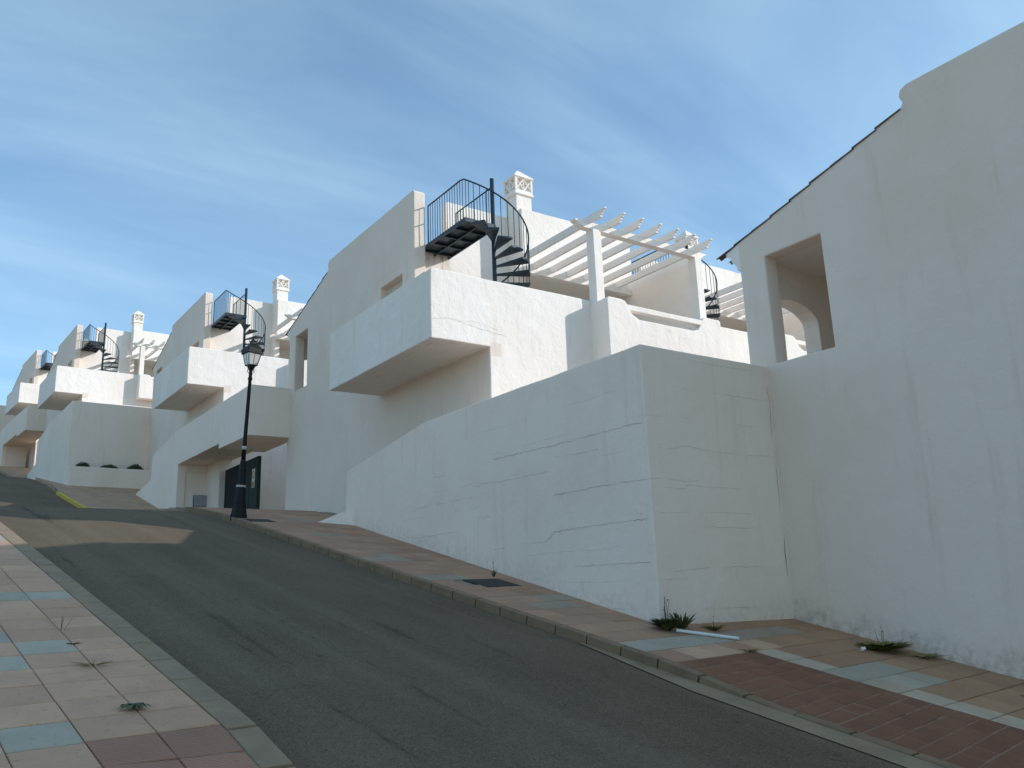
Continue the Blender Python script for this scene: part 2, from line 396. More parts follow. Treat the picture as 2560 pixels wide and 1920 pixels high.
# right pavement slabs
rnd = random.Random(11)
blueR = {(1, 0), (1, 1), (1, 2), (1, 3), (1, 4), (1, 5), (1, 6), (1, 7), (6, 1), (6, 2), (7, 2), (7, 3), (11, 0), (11, 1), (15, 0), (15, 1), (16, 1), (22, 1), (22, 2), (27, 3), (28, 3)}
for k in range(0, 37):
    a0 = TA+k*TP; cmax = .995*8.78+.1*(a0+1)/.995+.25 if k > 5 else 12.9
    for j in range(12):
        c0 = 8.11+j*.46
        if c0 > cmax: break
        if 11.02 < a0+.2 < 11.6 and 8.75 < c0+.2 < 9.55: continue
        m = ('tile_blue' if k == 1 and j < 4 else 'tile_greyrose') if (k, j) in blueR else 'tile_orange' if (c0 > 10.3 and k < 5) else 'tile_rose' if rnd.random() < .5 else 'tile_pink' if k < 1 else 'tile_rosewood'
        slab('paving_slab', pr, a0, a0+TP, c0, c0+.46, m)
blueA = {(-3, 1): 1, (-4, 1): 1, (-3, 2): 1, (-7, 3): 1}
for k in range(-12, 0):
    a0 = TA+k*TP
    slab('paving_slab', pr, a0, a0+TP, 9.70, 10.13, 'tile_blue' if k == -3 else 'tile_cream')
    for j in range(6):
        c0 = 10.14+j*.46
        slab('paving_slab', pr, a0, a0+TP, c0, c0+.46, 'tile_blue' if (k, j) in {(-3, 0), (-4, 0), (-4, 1), (-3, 1), (-8, 2)} else 'tile_orange')
k = 0
for i in range(20):
    a1 = 6.59-i*.245
    sh = .16 if i % 2 else 0
    cs = [8.11]+[8.11+sh+.32*(j+1) for j in range(5) if 8.11+sh+.32*(j+1) < 9.66]+[9.69]
    for c0, c1 in zip(cs, cs[1:]):
        if c1-c0 > .05: slab('red_paver', pr, a1-.245, a1, c0, c1, 'paver_red', gap=.012, dz=rnd.uniform(-.0025, .003))
bed = ruled('paver_bed', frange(1.5, 6.6, .15), lambda a: frange(8.10, 9.70, .2), lambda a, c: ga(a)+off(a, c)-.005, 'mortar_pale', pr)
# right kerb stones
for k in range(-9, 28):
    a0 = 6.6+k*.58+.15
    if a0 > 24: break
    slab('kerb_stone', pr, a0, a0+.58, 7.95, 8.10, 'concrete_kerb', dz=.004, h=.26, gap=.012)
for k in range(0, 12):                        # far kerb, partly painted yellow
    a0 = 36.2+k*.75
    slab('kerb_stone', pr, a0, a0+.75, 8.93, 9.07, 'yellow_paint' if k < 9 else 'concrete_kerb', dz=.012, h=.3, gap=.012)

# ------------------------------------------------------------------ house (local frame: u right, v back, z up; origin = lower corner of gable and front)
def bowl(cx, cz, r, a0, a1, n=5): return [(cx+r*math.cos(R(a0+(a1-a0)*i/n)), cz+r*math.sin(R(a0+(a1-a0)*i/n))) for i in range(n+1)]
def make_house():
    h = empty('terraced_house', (0, 0, 0))
    P_ = 'plaster'
    top = [(3.5, 5.30), (3.56, 5.36), (9.32, 5.36), (9.43, 5.31), (9.47, 5.20), (9.42, 5.08), (9.48, 5.0), (12.85, 3.99)]
    gable = [(.003, -9), (.003, .45), (3.5, .45)]+top+[(12.85, -9)]
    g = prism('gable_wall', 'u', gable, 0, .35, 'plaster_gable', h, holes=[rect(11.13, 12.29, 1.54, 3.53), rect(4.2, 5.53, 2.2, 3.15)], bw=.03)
    box('window_recess', .20, .30, 4.16, 5.57, 2.16, 3.19, 'cream_panel', g, 0)
    # front: balcony front, parapet and wall below in one sheet
    front = [(.006, -9), (.006, 0), (-1.485, 0), (-1.485, 1.56), (-1.44, 1.6), (3.05, 1.6), (3.05, .4), (7.0, .4), (7.0, 1.46), (7.05, 1.5), (7.7, 1.5), (7.7, -9)]
    prism('front_wall', 'v', front, 0, .28, P_, h, bw=.03, amp=.010)
    b = prism('balcony_side', 'u', [(.27, .004), (5.55, .004), (5.55, 1.6), (.27, 1.6)], -1.481, -1.25, P_, h)
    box('balcony_floor', -1.25, .1, .27, 5.5, .006, .3, P_, b, 0)
    box('balcony_end', -1.26, .05, 5.3, 5.545, .01, 1.59, P_, b)
    box('terrace_floor', .3, 7.4, .2, 5.3, .2, .45, P_, h, 0)
    # protruding bay with dipped parapet and rail
    dip = [(3.01, 0), (3.01, 1.45), (3.07, 1.53), (3.48, 1.53), (3.60, 1.50), (3.67, 1.42), (3.73, 1.30), (3.82, 1.19), (4.05, 1.08), (5.95, 1.08), (6.12, 1.13), (6.25, 1.28), (6.33, 1.45), (6.42, 1.52), (6.97, 1.52), (7.03, 1.46), (7.03, 0)]
    bay = prism('bay_parapet', 'v', dip, -.635, -.38, P_, h, bw=.03)
    prism('bay_pier', 'u', [(-.4, .005), (.08, .005), (.08, 1.50), (-.4, 1.50)], 3.014, 3.42, P_, bay)
    prism('bay_pier', 'u', [(-.4, .005), (.08, .005), (.08, 1.50), (-.4, 1.50)], 6.62, 7.026, P_, bay)
    box('bay_floor', 3.03, 7.0, -.4, .1, .008, .4, P_, bay, 0)
    prism('bay_rail', 'v', rect(3.62, 6.34, 1.27, 1.42), -.63, -.48, P_, bay, bw=.02)
    # terrace back wall and roof parapet
    prism('terrace_back_wall', 'v', [(.3, .3), (.3, 3.84), (1.26, 3.84), (1.26, 5.44), (1.32, 5.5), (3.5, 5.5), (3.5, .3)], 3.95, 4.2, P_, h)
    box('roof_deck', .3, 3.5, 4.1, 9.3, 3.6, 3.82, P_, h, 0)
    prism('roof_back_parapet', 'v', rect(.3, 7.5, 3.0, 5.33), 9.1, 9.4, P_, h)
    uvw = prism('upper_room_front', 'v', rect(3.36, 7.6, 3.6, 5.5), 3.2, 3.48, P_, h, bw=.03, amp=.012)
    prism('upper_room_side', 'u', rect(3.46, 9.2, 2.6, 5.497), 3.364, 3.62, P_, h)
    box('upper_room_roof', 3.5, 7.5, 3.4, 9.2, 5.1, 5.35, P_, h, 0)
    box('porch_ceiling', 3.4, 7.5, 3.3, 5.6, 3.604, 3.8, P_, h, 0)
    box('porch_back_wall', 3.4, 7.5, 5.3, 5.55, .3, 3.7, P_, h, 0)
    prism('terrace_side_wall', 'u', [(.44, .3), (3.3, .3), (3.3, 3.88), (.44, 3.88)], 7.37, 7.60, P_, h)
    prism('end_wall', 'u', [(3.3, -9), (9.3, -9), (9.3, 5.49), (3.3, 5.49)], 7.40, 7.66, P_, h)
    box('lower_end_wall', 7.40, 7.68, .2, 12.8, -9, .3, P_, h, 0)
    # loggia
    arch = [(.40, .6), (.40, 2.80)]+[(.92+.78*math.cos(R(t)), 2.56+.36*math.sin(R(t))) for t in range(125, 9, -12)]+[(1.7, 2.56), (1.7, .6)]
    prism('loggia_back_wall', 'v', [(.33, -9), (.33, 3.9), (7.6, 3.9), (7.6, -9)], 12.5, 12.846, P_, h, holes=[arch], bw=.02)
    box('loggia_ceiling', .3, 4.2, 9.6, 12.6, 3.56, 3.7, P_, h, 0)
    box('loggia_floor', .3, 4.2, 9.6, 12.6, .35, .58, P_, h, 0)
    box('loggia_inner_wall', 2.6, 2.8, 9.6, 12.6, .5, 3.6, P_, h, 0)
    box('loggia_inner_wall', .3, 2.7, 9.6, 9.8, .5, 3.6, P_, h, 0)
    # cornice under the eave
    prof = [(12.84, 3.45), (12.90, 3.46), (12.92, 3.56), (12.98, 3.63), (13.02, 3.66), (13.03, 3.74), (13.12, 3.80), (13.14, 3.87), (12.80, 3.99)]
    prism('cornice', 'u', prof, .006, 7.6, P_, h, bw=0, amp=0)
    # tiled roof slope
    sl_ = -.297; bm = bmesh.new()
    cols = 60
    prev = None
    for i in range(cols*6+1):
        u = .22+(7.6-.22)*i/(cols*6); w = .045*abs(math.sin(math.pi*i/6))
        row = [bm.verts.new((u, v, 5.02+(v-9.44)*sl_-.09+w)) for v in (9.3, 13.3)]
        if prev: bm.faces.new((prev[0], row[0], row[1], prev[1]))
        prev = row
    ro = link('roof_slope', bmm(bm, 'roof_slope'), 'roof_clay', h)
    box('eave_board', .4, 7.6, 12.7, 13.05, 3.80, 3.84, 'roof_clay', ro, 0)
    # verge tiles
    bm = bmesh.new(); n = 8; L = .47
    for s, (z0, r0) in enumerate(((0, .10), (0, .085))):
        pass
    ringA = []; ringB = []
    for rr, dest in ((.07, 0), (.057, 1)):
        a_ = [bm.verts.new((rr*math.cos(math.pi*j/n)*1.0, -L/2, rr*.75*math.sin(math.pi*j/n)+(.018))) for j in range(n+1)]
        b_ = [bm.verts.new((rr*.86*math.cos(math.pi*j/n), L/2, rr*.7*math.sin(math.pi*j/n)-(.0))) for j in range(n+1)]
        ringA.append(b_); ringB.append(a_)
    for a_, b_ in zip(ringA, ringB):
        for j in range(n): bm.faces.new((a_[j], a_[j+1], b_[j+1], b_[j]))
    for j in range(n):
        bm.faces.new((ringB[0][j], ringB[0][j+1], ringB[1][j+1], ringB[1][j])); bm.faces.new((ringA[0][j], ringA[0][j+1], ringA[1][j+1], ringA[1][j]))
    tm = bmm(bm, 'tile'); tm.materials.append(M['roof_clay'])
    for i in range(9):
        v = 9.68+i*.43
        o = link('roof_tile', tm, None, ro, (.045, v, 4.966+(v-9.44)*sl_+random.uniform(-.012, .012)), (math.atan(sl_), 0, math.pi))
        o.rotation_euler = (math.atan(-sl_), 0, math.pi)
    # chimney
    ch = prism('chimney', 'z', rect(3.42, 3.98, 3.50, 4.06), 5.3, 6.10, P_, h, amp=.004, bw=.015)
    cap = bmesh.new()
    def ring(s, z): return [cap.verts.new((3.70+s*x, 3.78+s*y, z)) for x, y in ((-1, -1), (1, -1), (1, 1), (-1, 1))]
    rs = [ring(.28, 6.06), ring(.34, 6.10), ring(.325, 6.17), ring(.30, 6.26)]
    for p, q in zip(rs, rs[1:]):
        for j in range(4): cap.faces.new((p[j], p[(j+1) % 4], q[(j+1) % 4], q[j]))
    cap.faces.new(rs[-1]); cap.faces.new(rs[0][::-1])
    link('chimney_collar', bmm(cap, 'collar'), P_, ch)
    cap = bmesh.new()
    rs = [ring(.30, 6.62), ring(.35, 6.66), ring(.34, 6.70), ring(.03, 7.02)]
    for p, q in zip(rs, rs[1:]):
        for j in range(4): cap.faces.new((p[j], p[(j+1) % 4], q[(j+1) % 4], q[j]))
    cap.faces.new(rs[-1]); cap.faces.new(rs[0][::-1])
    link('chimney_cap', bmm(cap, 'cap'), P_, ch)
    lat = bmesh.new(); s = .28
    for x in (-1, 1):
        for y in (-1, 1): addbox(lat, 3.70+x*s-.035, 3.70+x*s+.035, 3.78+y*s-.035, 3.78+y*s+.035, 6.24, 6.64)
    for side in range(4):
        for kx in (-1, 0):
            x0, x1 = kx*s, (kx+1)*s
            for za, zb in ((6.26, 6.62), (6.62, 6.26)):
                pts = []
                for t, z in ((x0, za), (x1, zb)):
                    q = Vector((t, -s, 0)); q.rotate(Matrix.Rotation(side*math.pi/2, 3, 'Z')); pts.append((3.70+q.x, 3.78+q.y, z))
                tube_into(lat, pts, .026, 6)
        q0 = Vector((0, -s, 0)); q0.rotate(Matrix.Rotation(side*math.pi/2, 3, 'Z')); tube_into(lat, [(3.70+q0.x, 3.78+q0.y, 6.25), (3.70+q0.x, 3.78+q0.y, 6.63)], .022, 6)
    addbox(lat, 3.70-.17, 3.70+.17, 3.78-.17, 3.78+.17, 6.24, 6.64)
    link('chimney_lattice', bmm(lat, 'lattice'), P_, ch)
    return h

# ------------------------------------------------------------------ pergola
def make_pergola():
    p = empty('pergola', (0, 0, 0)); W = 'plaster'
    prism('post', 'z', rect(3.05, 3.32, -.23, .05), 1.49, 3.45, W, p, amp=.006, bw=.02)
    prism('post', 'z', rect(6.70, 6.97, -.23, .05), 1.49, 3.45, W, p, amp=.006, bw=.02)
    e = [(2.52, 3.62), (2.54, 3.57), (2.62, 3.55), (2.66, 3.49), (2.76, 3.47), (2.80, 3.44), (6.96, 3.44), (7.0, 3.47), (7.08, 3.49), (7.12, 3.55), (7.20, 3.57), (7.22, 3.62)]
    prism('beam', 'v', e, -.19, .01, W, p, amp=0, bw=.008)
    box('ledger', 2.98, 7.37, 3.02, 3.21, 3.44, 3.62, W, p, .01)
    rp = [(3.2, 3.624), (3.2, 3.83), (-.72, 3.83), (-.72, 3.79), (-.665, 3.785), (-.64, 3.745), (-.60, 3.735), (-.585, 3.69), (-.555, 3.675), (-.545, 3.624)]
    me = prism_mesh('u', rp, -.036, .036, amp=.0, step=1.0); me.materials.append(M[W])
    for i in range(7):
        o = link('rafter', me, None, p, (3.08+i*.635, 0, random.uniform(-.008, .008)), (0, 0, random.uniform(-.004, .004))); bevel(o, .008, 2)
    return p

# ------------------------------------------------------------------ spiral staircase
def make_stair():
    s = empty('spiral_staircase', (0, 0, 0)); S = 'stair_steel'; NX, NY = 1.3, 1.63; RAD = .9
    tube('newel', [(NX, NY, .45), (NX, NY, 5.16)], .055, S, s, 14)
    step, rise, a0 = 22.2, .22, 198.
    bm = bmesh.new(); n = 5; d = R(step+3); ro = RAD+.01
    def pol(r, a, z): return bm.verts.new((r*math.cos(a), r*math.sin(a), z))
    for z in (0,):
        t = [pol(.05, R(-14), 0)]+[pol(ro, d*j/n, 0) for j in range(n+1)]+[pol(.05, d+R(14), 0)]
        f = bm.faces.new(t); r = bmesh.ops.extrude_face_region(bm, geom=[f])
        for g in r['geom']:
            if isinstance(g, bmesh.types.BMVert): g.co.z -= .045
    tm = bmm(bm, 'tread'); tm.materials.append(M[S])
    bal = bmesh.new(); tube_into(bal, [(0, 0, 0), (0, 0, 1)], .009, 6); bmh = bmm(bal, 'baluster'); bmh.materials.append(M[S])
    def baluster(x, y, z0, z1):
        o = link('baluster', bmh, None, s, (x, y, z0)); o.scale.z = z1-z0
    rail = lambda a: 4.93-.0103*(a-180)
    for k in range(15):
        a = a0+k*step; z = 3.83-rise*(k+1)
        link('tread', tm, None, s, (NX, NY, z), (0, 0, R(a)))
        for f in (.25, .75):
            aa = a+step*f+1; baluster(NX+RAD*math.cos(R(aa)), NY+RAD*math.sin(R(aa)), z-.03, rail(aa))
    pts = [(.41, 3.45, 4.93), (.41, 1.62, 4.93)]+[(NX+RAD*math.cos(R(a)), NY+RAD*math.sin(R(a)), rail(a)) for a in range(184, 526, 6)]
    pts = [(.41, 3.45, 4.93), (.41, 2.5, 4.93), (.405, 1.75, 4.93)]+pts[2:]
    tube('handrail', pts, .021, S, s, 8)
    tube('handrail', [(NX, 1.63, 4.93), (NX, 3.45, 4.93)], .019, S, s, 8)
    tube('handrail_post', [(NX, 3.45, 3.8), (NX, 3.45, 4.94)], .016, S, s, 8); tube('handrail_post', [(.41, 3.45, 3.7), (.41, 3.45, 4.94)], .019, S, s, 8)
    for i in range(14): baluster(.41, 1.66+i*.128, 3.75, 4.93)
    for i in range(1, 13): baluster(NX, 1.66+i*.14, 3.8, 4.93)
    for aa in (188, 195): baluster(NX+RAD*math.cos(R(aa)), NY+RAD*math.sin(R(aa)), 3.75, rail(aa))
    lb = bmesh.new(); addbox(lb, .40, 1.34, 1.55, 3.95, 3.815, 3.845); L_ = link('landing', bmm(lb, 'landing'), S, s)
    fr = bmesh.new()
    for x in (.395, .85, 1.31): addbox(fr, x, x+.035, 1.545, 3.95, 3.735, 3.812)
    for y in (1.545, 2.1, 2.65, 3.2, 3.75): addbox(fr, .432, .848, y, y+.03, 3.74, 3.812); addbox(fr, .887, 1.308, y, y+.03, 3.74, 3.812)
    link('landing_frame', bmm(fr, 'frame'), S, L_)
    return s

OB = {'A': ((11.8, -3.5, 2.04), 0), 'B': ((9.80, 14.78, 5.16), 0), 'C': ((9.48, 34.59, 8.45), R(1.21)), 'D': ((6.61, 54.35, 11.97), R(3.6)), 'E': ((6.01, 73.51, 15.08), R(5.2)), 'G': ((19.33, 16.88, 6.17), 0)}
HL = {'B': 'white plaster house with the large balcony in the middle of the photo', 'A': 'white plaster house nearest the camera, its bare gable filling the right edge',
      'C': 'second white house up the street, partly hidden behind the street lamp', 'D': 'third white house up the street, behind the planter wall with three shrubs',
      'E': 'farthest white house up the street, at the left edge', 'G': 'white house in the row behind, seen past the pergola and through the loggia opening'}
house = make_house(); perg = make_pergola(); stair = make_stair()
def kids(o):
    ALLCH[o.name] = list(o.children)
    for c in o.children: kids(c)
bpy.context.view_layer.update()
for o in (house, perg, stair): kids(o)
def place(proto, key, first, label, cat, group):
    o = proto if first else copy_tree(proto)
    o.location, rz = OB[key]; o.rotation_euler = (0, 0, rz)
    tag(o, label, cat, group); return o
for i, k in enumerate('BACDEG'): 
    h_ = place(house, k, i == 0, HL[k], 'house', 'white terraced houses stepping up the street')
    if k == 'B': houseB = h_
where = {'B': 'on the terrace of the middle house', 'C': 'on the second house, above the street lamp', 'D': 'on the third house, above the planter wall', 'E': 'on the farthest house at the left edge', 'G': 'on the house in the row behind'}
for i, k in enumerate('BCDEG'): place(stair, k, i == 0, 'dark steel spiral staircase with landing and railing '+where[k], 'staircase', 'spiral staircases up to the roofs')
wp = {'B': 'white pergola of seven scalloped rafters on two posts, on the middle house', 'C': 'white pergola mostly hidden behind the middle house gable, above the lamp', 'D': 'white pergola on the third house, right of its spiral stair', 'G': 'white pergola on the house in the row behind, beside the right gable'}
for i, k in enumerate('BCDG'): place(perg, k, i == 0, wp[k], 'pergola', 'white terrace pergolas')
# unseen room volume added over the nearest house's terrace to shade the street
houseA = [o for o in bpy.data.objects if o.get('label') == HL['A']][0]
cr_ = prism('shade_blocker_gable', 'u', [(.02, .4), (3.52, .4), (3.52, 5.355), (.02, 5.355)], .002, .34, 'plaster_gable', houseA, bw=0)
prism('shade_blocker_front', 'v', rect(.3, 3.4, 1.5, 5.35), .03, .3, 'plaster', houseA)
box('shade_blocker_roof', .3, 3.5, .1, 4.0, 5.0, 5.2, 'plaster', houseA, 0)
# garage door of the middle house, under the overhanging garden block
gd = box('garage_door', -.06, .05, 15.66, 21.5, -2.4, -.19, 'door_green', houseB, 0)
box('door_leaf', -.075, -.062, 18.2, 21.45, -2.3, -.23, 'door_dark', gd, .005)
for v in (16.6, 17.55): box('door_leaf', -.071, -.062, v-.9, v, -2.3, -.23, 'door_green', gd, .005)
sg = box('sign', -.083, -.073, 15.95, 16.28, -1.32, -.62, 'sign_white', gd, 0)
box('sign_band', -.087, -.084, 15.97, 16.26, -1.30, -1.10, 'sign_orange', sg, 0)
bm = bmesh.new()
ringp = [(-.087, 16.115+.11*math.cos(t*math.pi/10), -.84+.13*math.sin(t*math.pi/10)) for t in range(21)]
tube_into(bm, ringp, .014, 6); link('sign_emblem', bmm(bm, 'ring'), 'sign_orange', sg)

def crack_ribbon(pts, wid, plane, seed, name, parent, mat='crack_grey'):
    bm = bmesh.new(); rr = random.Random(seed); pv = None
    for (x0, z0), (x1, z1) in zip(pts, pts[1:]):
        n = max(2, int(math.hypot(x1-x0, z1-z0)/.07))
        for i in range(n):
            t = i/n; x = x0+(x1-x0)*t; z = z0+(z1-z0)*t+rr.uniform(-.012, .012); w = wid*max(.15, .6+.9*noise.noise(Vector((x*2.1+seed, z*2.1, seed))))
            row = [bm.verts.new((x, plane, z-w/2)), bm.verts.new((x, plane, z+w/2))]
            if pv: bm.faces.new((pv[0], pv[1], row[1], row[0]))
            pv = row
    return link(name, bmm(bm, name), mat, parent)
fwB = [c for c in houseB.children if c.name.startswith('front_wall')][0]
crack_ribbon([(-1.47, .42), (-1.0, .50), (-.5, .42), (.1, .33), (.55, .31)], .014, -.003, 5, 'crack', fwB)
crack_ribbon([(-.9, .47), (-.4, .52), (.3, .42)], .009, -.003, 8, 'crack', fwB)
tbB = [c for c in houseB.children if c.name.startswith('terrace_back_wall')][0]
sb = bmesh.new(); sb.faces.new([sb.verts.new(p) for p in ((.36, 3.946, 2.7), (1.5, 3.946, 2.7), (1.5, 3.946, 3.8), (.36, 3.946, 3.8))]); link('rust_stain', bmm(sb, 'stain'), 'rust_stain', tbB)

# ------------------------------------------------------------------ garden / retaining walls
def retaining(name, loc, rz, label, left, width, ztop, zbot, planter=None, foot=None, garage=None):
    w = empty(name, loc, rz, label=label, cat='wall', group='white garden walls along the pavement')
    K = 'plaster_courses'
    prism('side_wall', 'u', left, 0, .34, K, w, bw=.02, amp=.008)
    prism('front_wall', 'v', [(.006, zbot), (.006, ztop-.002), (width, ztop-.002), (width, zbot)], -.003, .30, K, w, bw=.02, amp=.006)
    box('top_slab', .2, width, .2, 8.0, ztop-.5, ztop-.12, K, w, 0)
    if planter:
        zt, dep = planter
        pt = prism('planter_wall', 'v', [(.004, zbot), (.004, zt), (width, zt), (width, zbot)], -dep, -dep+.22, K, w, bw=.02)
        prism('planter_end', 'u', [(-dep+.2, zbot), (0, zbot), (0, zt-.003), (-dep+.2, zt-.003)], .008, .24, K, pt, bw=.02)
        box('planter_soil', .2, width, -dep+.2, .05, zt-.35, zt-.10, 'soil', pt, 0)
    if foot:
        bm = bmesh.new(); vs_ = [bm.verts.new(p) for p in foot]
        for f in ((0, 1, 2), (0, 3, 1), (1, 3, 2), (0, 2, 3)): bm.faces.new([vs_[i] for i in f])
        link('flared_foot', bmm(bm, 'foot'), K, w)
    return w
rwB = retaining('retaining_wall', (8.77, 9.0, 0), 0, 'large white retaining wall with cracked block courses beside the right pavement',
          [(0, -3), (0, 3.57), (6.9, 3.57), (11.15, 3.0), (11.2, 1.0), (11.2, -1)], 3.2, 3.57, -3, foot=[(.02, 11.3, 2.0), (.02, 9.4, .8), (.02, 11.45, .9), (-.8, 11.05, 1.68)])
CG = [(0, 5.15), (0, 6.9), (9.4, 6.9), (13.6, 6.40), (13.7, 5.28), (16.6, 4.98), (16.6, 2.5), (8.95, 2.5), (8.95, 5.36), (3.3, 5.36), (3.3, 5.17)]
def garage_block(loc, rz, label, dz=0):
    w = retaining('garage_block', loc, rz, label, CG, 1.6, 6.9, 5.153)
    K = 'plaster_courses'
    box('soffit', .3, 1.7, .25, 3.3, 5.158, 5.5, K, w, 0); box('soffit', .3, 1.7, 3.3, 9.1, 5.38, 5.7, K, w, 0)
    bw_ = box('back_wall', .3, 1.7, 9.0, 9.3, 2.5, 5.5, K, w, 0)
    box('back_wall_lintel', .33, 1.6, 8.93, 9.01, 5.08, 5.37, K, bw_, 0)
    return w
garage_block((8.39, 27.38, 0), R(1), 'white garden block overhanging the garage entrance behind the street lamp')
garage_block((4.70, 66.3, 6.55), R(5), 'far white garden block with an open garage mouth at the left edge')
DL = [(0, 4.2), (0, 10.09), (6, 9.95), (9.6, 9.41), (9.55, 8.05), (12.1, 7.72), (12.1, 5), (6, 4.2)]
retaining('retaining_wall', (5.36, 47.5, 0), R(3.6), 'white retaining wall with a low planter and three shrubs at its foot', DL, 3.95, 10.09, 4.2, planter=(6.55, .85))
retaining('retaining_wall', (1.9, 84, 6.84), R(7), 'farthest grey shaded retaining wall against the sky at the left edge', DL, 5.2, 10.09, 4.2, planter=(6.55, .85))

# cracks along the block courses of the large retaining wall, and where it meets the gable
SIDE_CRACKS = [[(4.2, 2.34), (3.26, 2.34), (2.4, 2.33), (1.01, 2.34), (-0.0, 2.34)], [(6.58, 2.28), (5.94, 2.27)], [(4.85, 1.89), (4.61, 1.93), (3.93, 1.89), (3.15, 1.89), (2.4, 1.89)], [(2.29, 2.11), (1.64, 2.09), (1.06, 2.08)], [(7.48, 1.62), (7.28, 1.69), (6.09, 1.7), (4.9, 1.71)], [(2.37, 1.46), (1.41, 1.48), (0.57, 1.48), (0.02, 1.47)], [(4.87, 1.3), (4.26, 1.26)], [(3.36, 0.69), (2.62, 0.69), (2.39, 0.84), (1.41, 0.87), (0.6, 0.88), (0.01, 0.88)], [(7.49, 1.05), (5.54, 1.08)], [(1.91, 0.25), (0.59, 0.25), (0.03, 0.25)], [(4.36, 0.65), (3.85, 0.66)], [(1.31, -0.38), (0.66, -0.43)]]
FRONT_CRACKS = [[(0.42, 1.94), (0.81, 2.01), (1.47, 1.96), (2.45, 1.95)], [(0.04, 1.35), (0.73, 1.34), (0.78, 1.39), (2.09, 1.38)], [(0.58, 0.71), (0.75, 0.77), (2.53, 0.75)], [(0.35, 0.1), (0.89, 0.14), (1.8, 0.14), (2.93, 0.14)], [(0.88, -0.46), (2.07, -0.48)]]
for n_, (lst, side) in enumerate(((SIDE_CRACKS, True), (FRONT_CRACKS, False))):
    for q, pts in enumerate(lst):
        o = crack_ribbon(pts, (.016 if q in (0, 5, 7) else .011) if side else .008, 0, 20+q+40*n_, 'crack', rwB)
        for v in o.data.vertices:
            x, y, z = v.co
            v.co = (-.004, x, z) if side else (x, -.0065, z)
bm = bmesh.new(); pv = None; rr = random.Random(3); z = -.5
while z < 3.2:
    z += rr.uniform(.03, .12); x = 2.985+.03*noise.noise(Vector((z*2.3, 0, 4)))+rr.uniform(-.006, .006)
    wd = .020*max(.06, noise.noise(Vector((z*1.7, 3, 9)))+.25)*.8
    row = [bm.verts.new((x-wd/2, -.0065, z)), bm.verts.new((x+wd/2, -.0065, z))]
    if pv: bm.faces.new((pv[0], pv[1], row[1], row[0]))
    pv = row
link('crack', bmm(bm, 'crack'), 'cover_iron', rwB)

# ------------------------------------------------------------------ street lamp
lamp = empty('street_lamp', (6.13, 20.52, gxy(6.13, 20.52)), R(20), label='black cast iron street lamp with square glass lantern on the right pavement', cat='street lamp')
lamp.rotation_euler = (R(0), R(2.5), R(8))
K = 'lamp_black'
lathe('base', [(.21, -.1), (.21, .04), (.20, .07), (.19, .10), (.165, .28), (.145, .32), (.15, .35)], K, lamp, 8, smooth=False)
lathe('pedestal', [(.14, .34), (.125, .6), (.105, .95), (.095, 1.12), (.10, 1.14), (.10, 1.18), (.08, 1.22), (.072, 1.35), (.062, 1.42)], K, lamp, 8, smooth=False)
lathe('pole', [(.056, 1.40), (.05, 1.9), (.046, 2.6), (.042, 3.45), (.055, 3.47), (.055, 3.52), (.042, 3.55), (.042, 3.70), (.06, 3.74)], K, lamp, 14)
lathe('reflective_band', [(.0575, 1.66), (.0575, 1.75)], 'lamp_band', lamp, 14)
lathe('reflective_band', [(.125, .72), (.123, .77)], 'lamp_band', lamp, 8)
lan = lathe('lantern', [(.05, 3.72), (.09, 3.76), (.115, 3.83), (.12, 3.86)], K, lamp, 4, rot0=math.pi/4, smooth=False)
gl = bmesh.new(); rings = []
for s, z in ((.118, 3.865), (.185, 4.20)):
    rings.append([gl.verts.new((s*x, s*y, z)) for x, y in ((-1, -1), (1, -1), (1, 1), (-1, 1))])
for j in range(4): gl.faces.new((rings[0][j], rings[0][(j+1) % 4], rings[1][(j+1) % 4], rings[1][j]))
link('lantern_glass', bmm(gl, 'glass'), 'lamp_glass', lan)
fr = bmesh.new()
for x, y in ((-1, -1), (1, -1), (1, 1), (-1, 1)): tube_into(fr, [(.12*x, .12*y, 3.85), (.188*x, .188*y, 4.21)], .011, 6)
for j, (x, y) in enumerate(((-1, -1), (1, -1), (1, 1), (-1, 1))):
    x2, y2 = ((1, -1), (1, 1), (-1, 1), (-1, -1))[j]; tube_into(fr, [(.12*x, .12*y, 3.86), (.12*x2, .12*y2, 3.86)], .012, 6)
for x, y in ((0, -1), (1, 0), (0, 1), (-1, 0)): tube_into(fr, [(.12*x, .12*y, 3.86), (.187*x, .187*y, 4.21)], .006, 6)
link('lantern_frame', bmm(fr, 'frame'), K, lan)
rf = bmesh.new(); rs = []
for s, z in ((.20, 4.19), (.225, 4.20), (.225, 4.255), (.205, 4.27), (.195, 4.34), (.16, 4.42), (.10, 4.48), (.075, 4.50), (.07, 4.56), (.085, 4.58), (.06, 4.60), (.02, 4.62), (.015, 4.67)):
    rs.append([rf.verts.new((s*x, s*y, z)) for x, y in ((-1, -1), (1, -1), (1, 1), (-1, 1))])
for p, q in zip(rs, rs[1:]):
    for j in range(4): rf.faces.new((p[j], p[(j+1) % 4], q[(j+1) % 4], q[j]))
rf.faces.new(rs[0][::-1]); rf.faces.new(rs[-1]); link('lantern_roof', bmm(rf, 'roof'), K, lan)
fn = bmesh.new()
for x, y in ((-1, -1), (1, -1), (1, 1), (-1, 1)): tube_into(fn, [(.21*x, .21*y, 4.25), (.225*x, .225*y, 4.31), (.205*x, .205*y, 4.35)], [.018, .022, .006], 6)
for x, y in ((-1, -1), (1, -1), (1, 1), (-1, 1)): tube_into(fn, [(.075*x, .075*y, 4.57), (.09*x, .09*y, 4.63)], [.014, .006], 6)
link('lantern_finial', bmm(fn, 'finial'), K, lan)
br = bmesh.new()
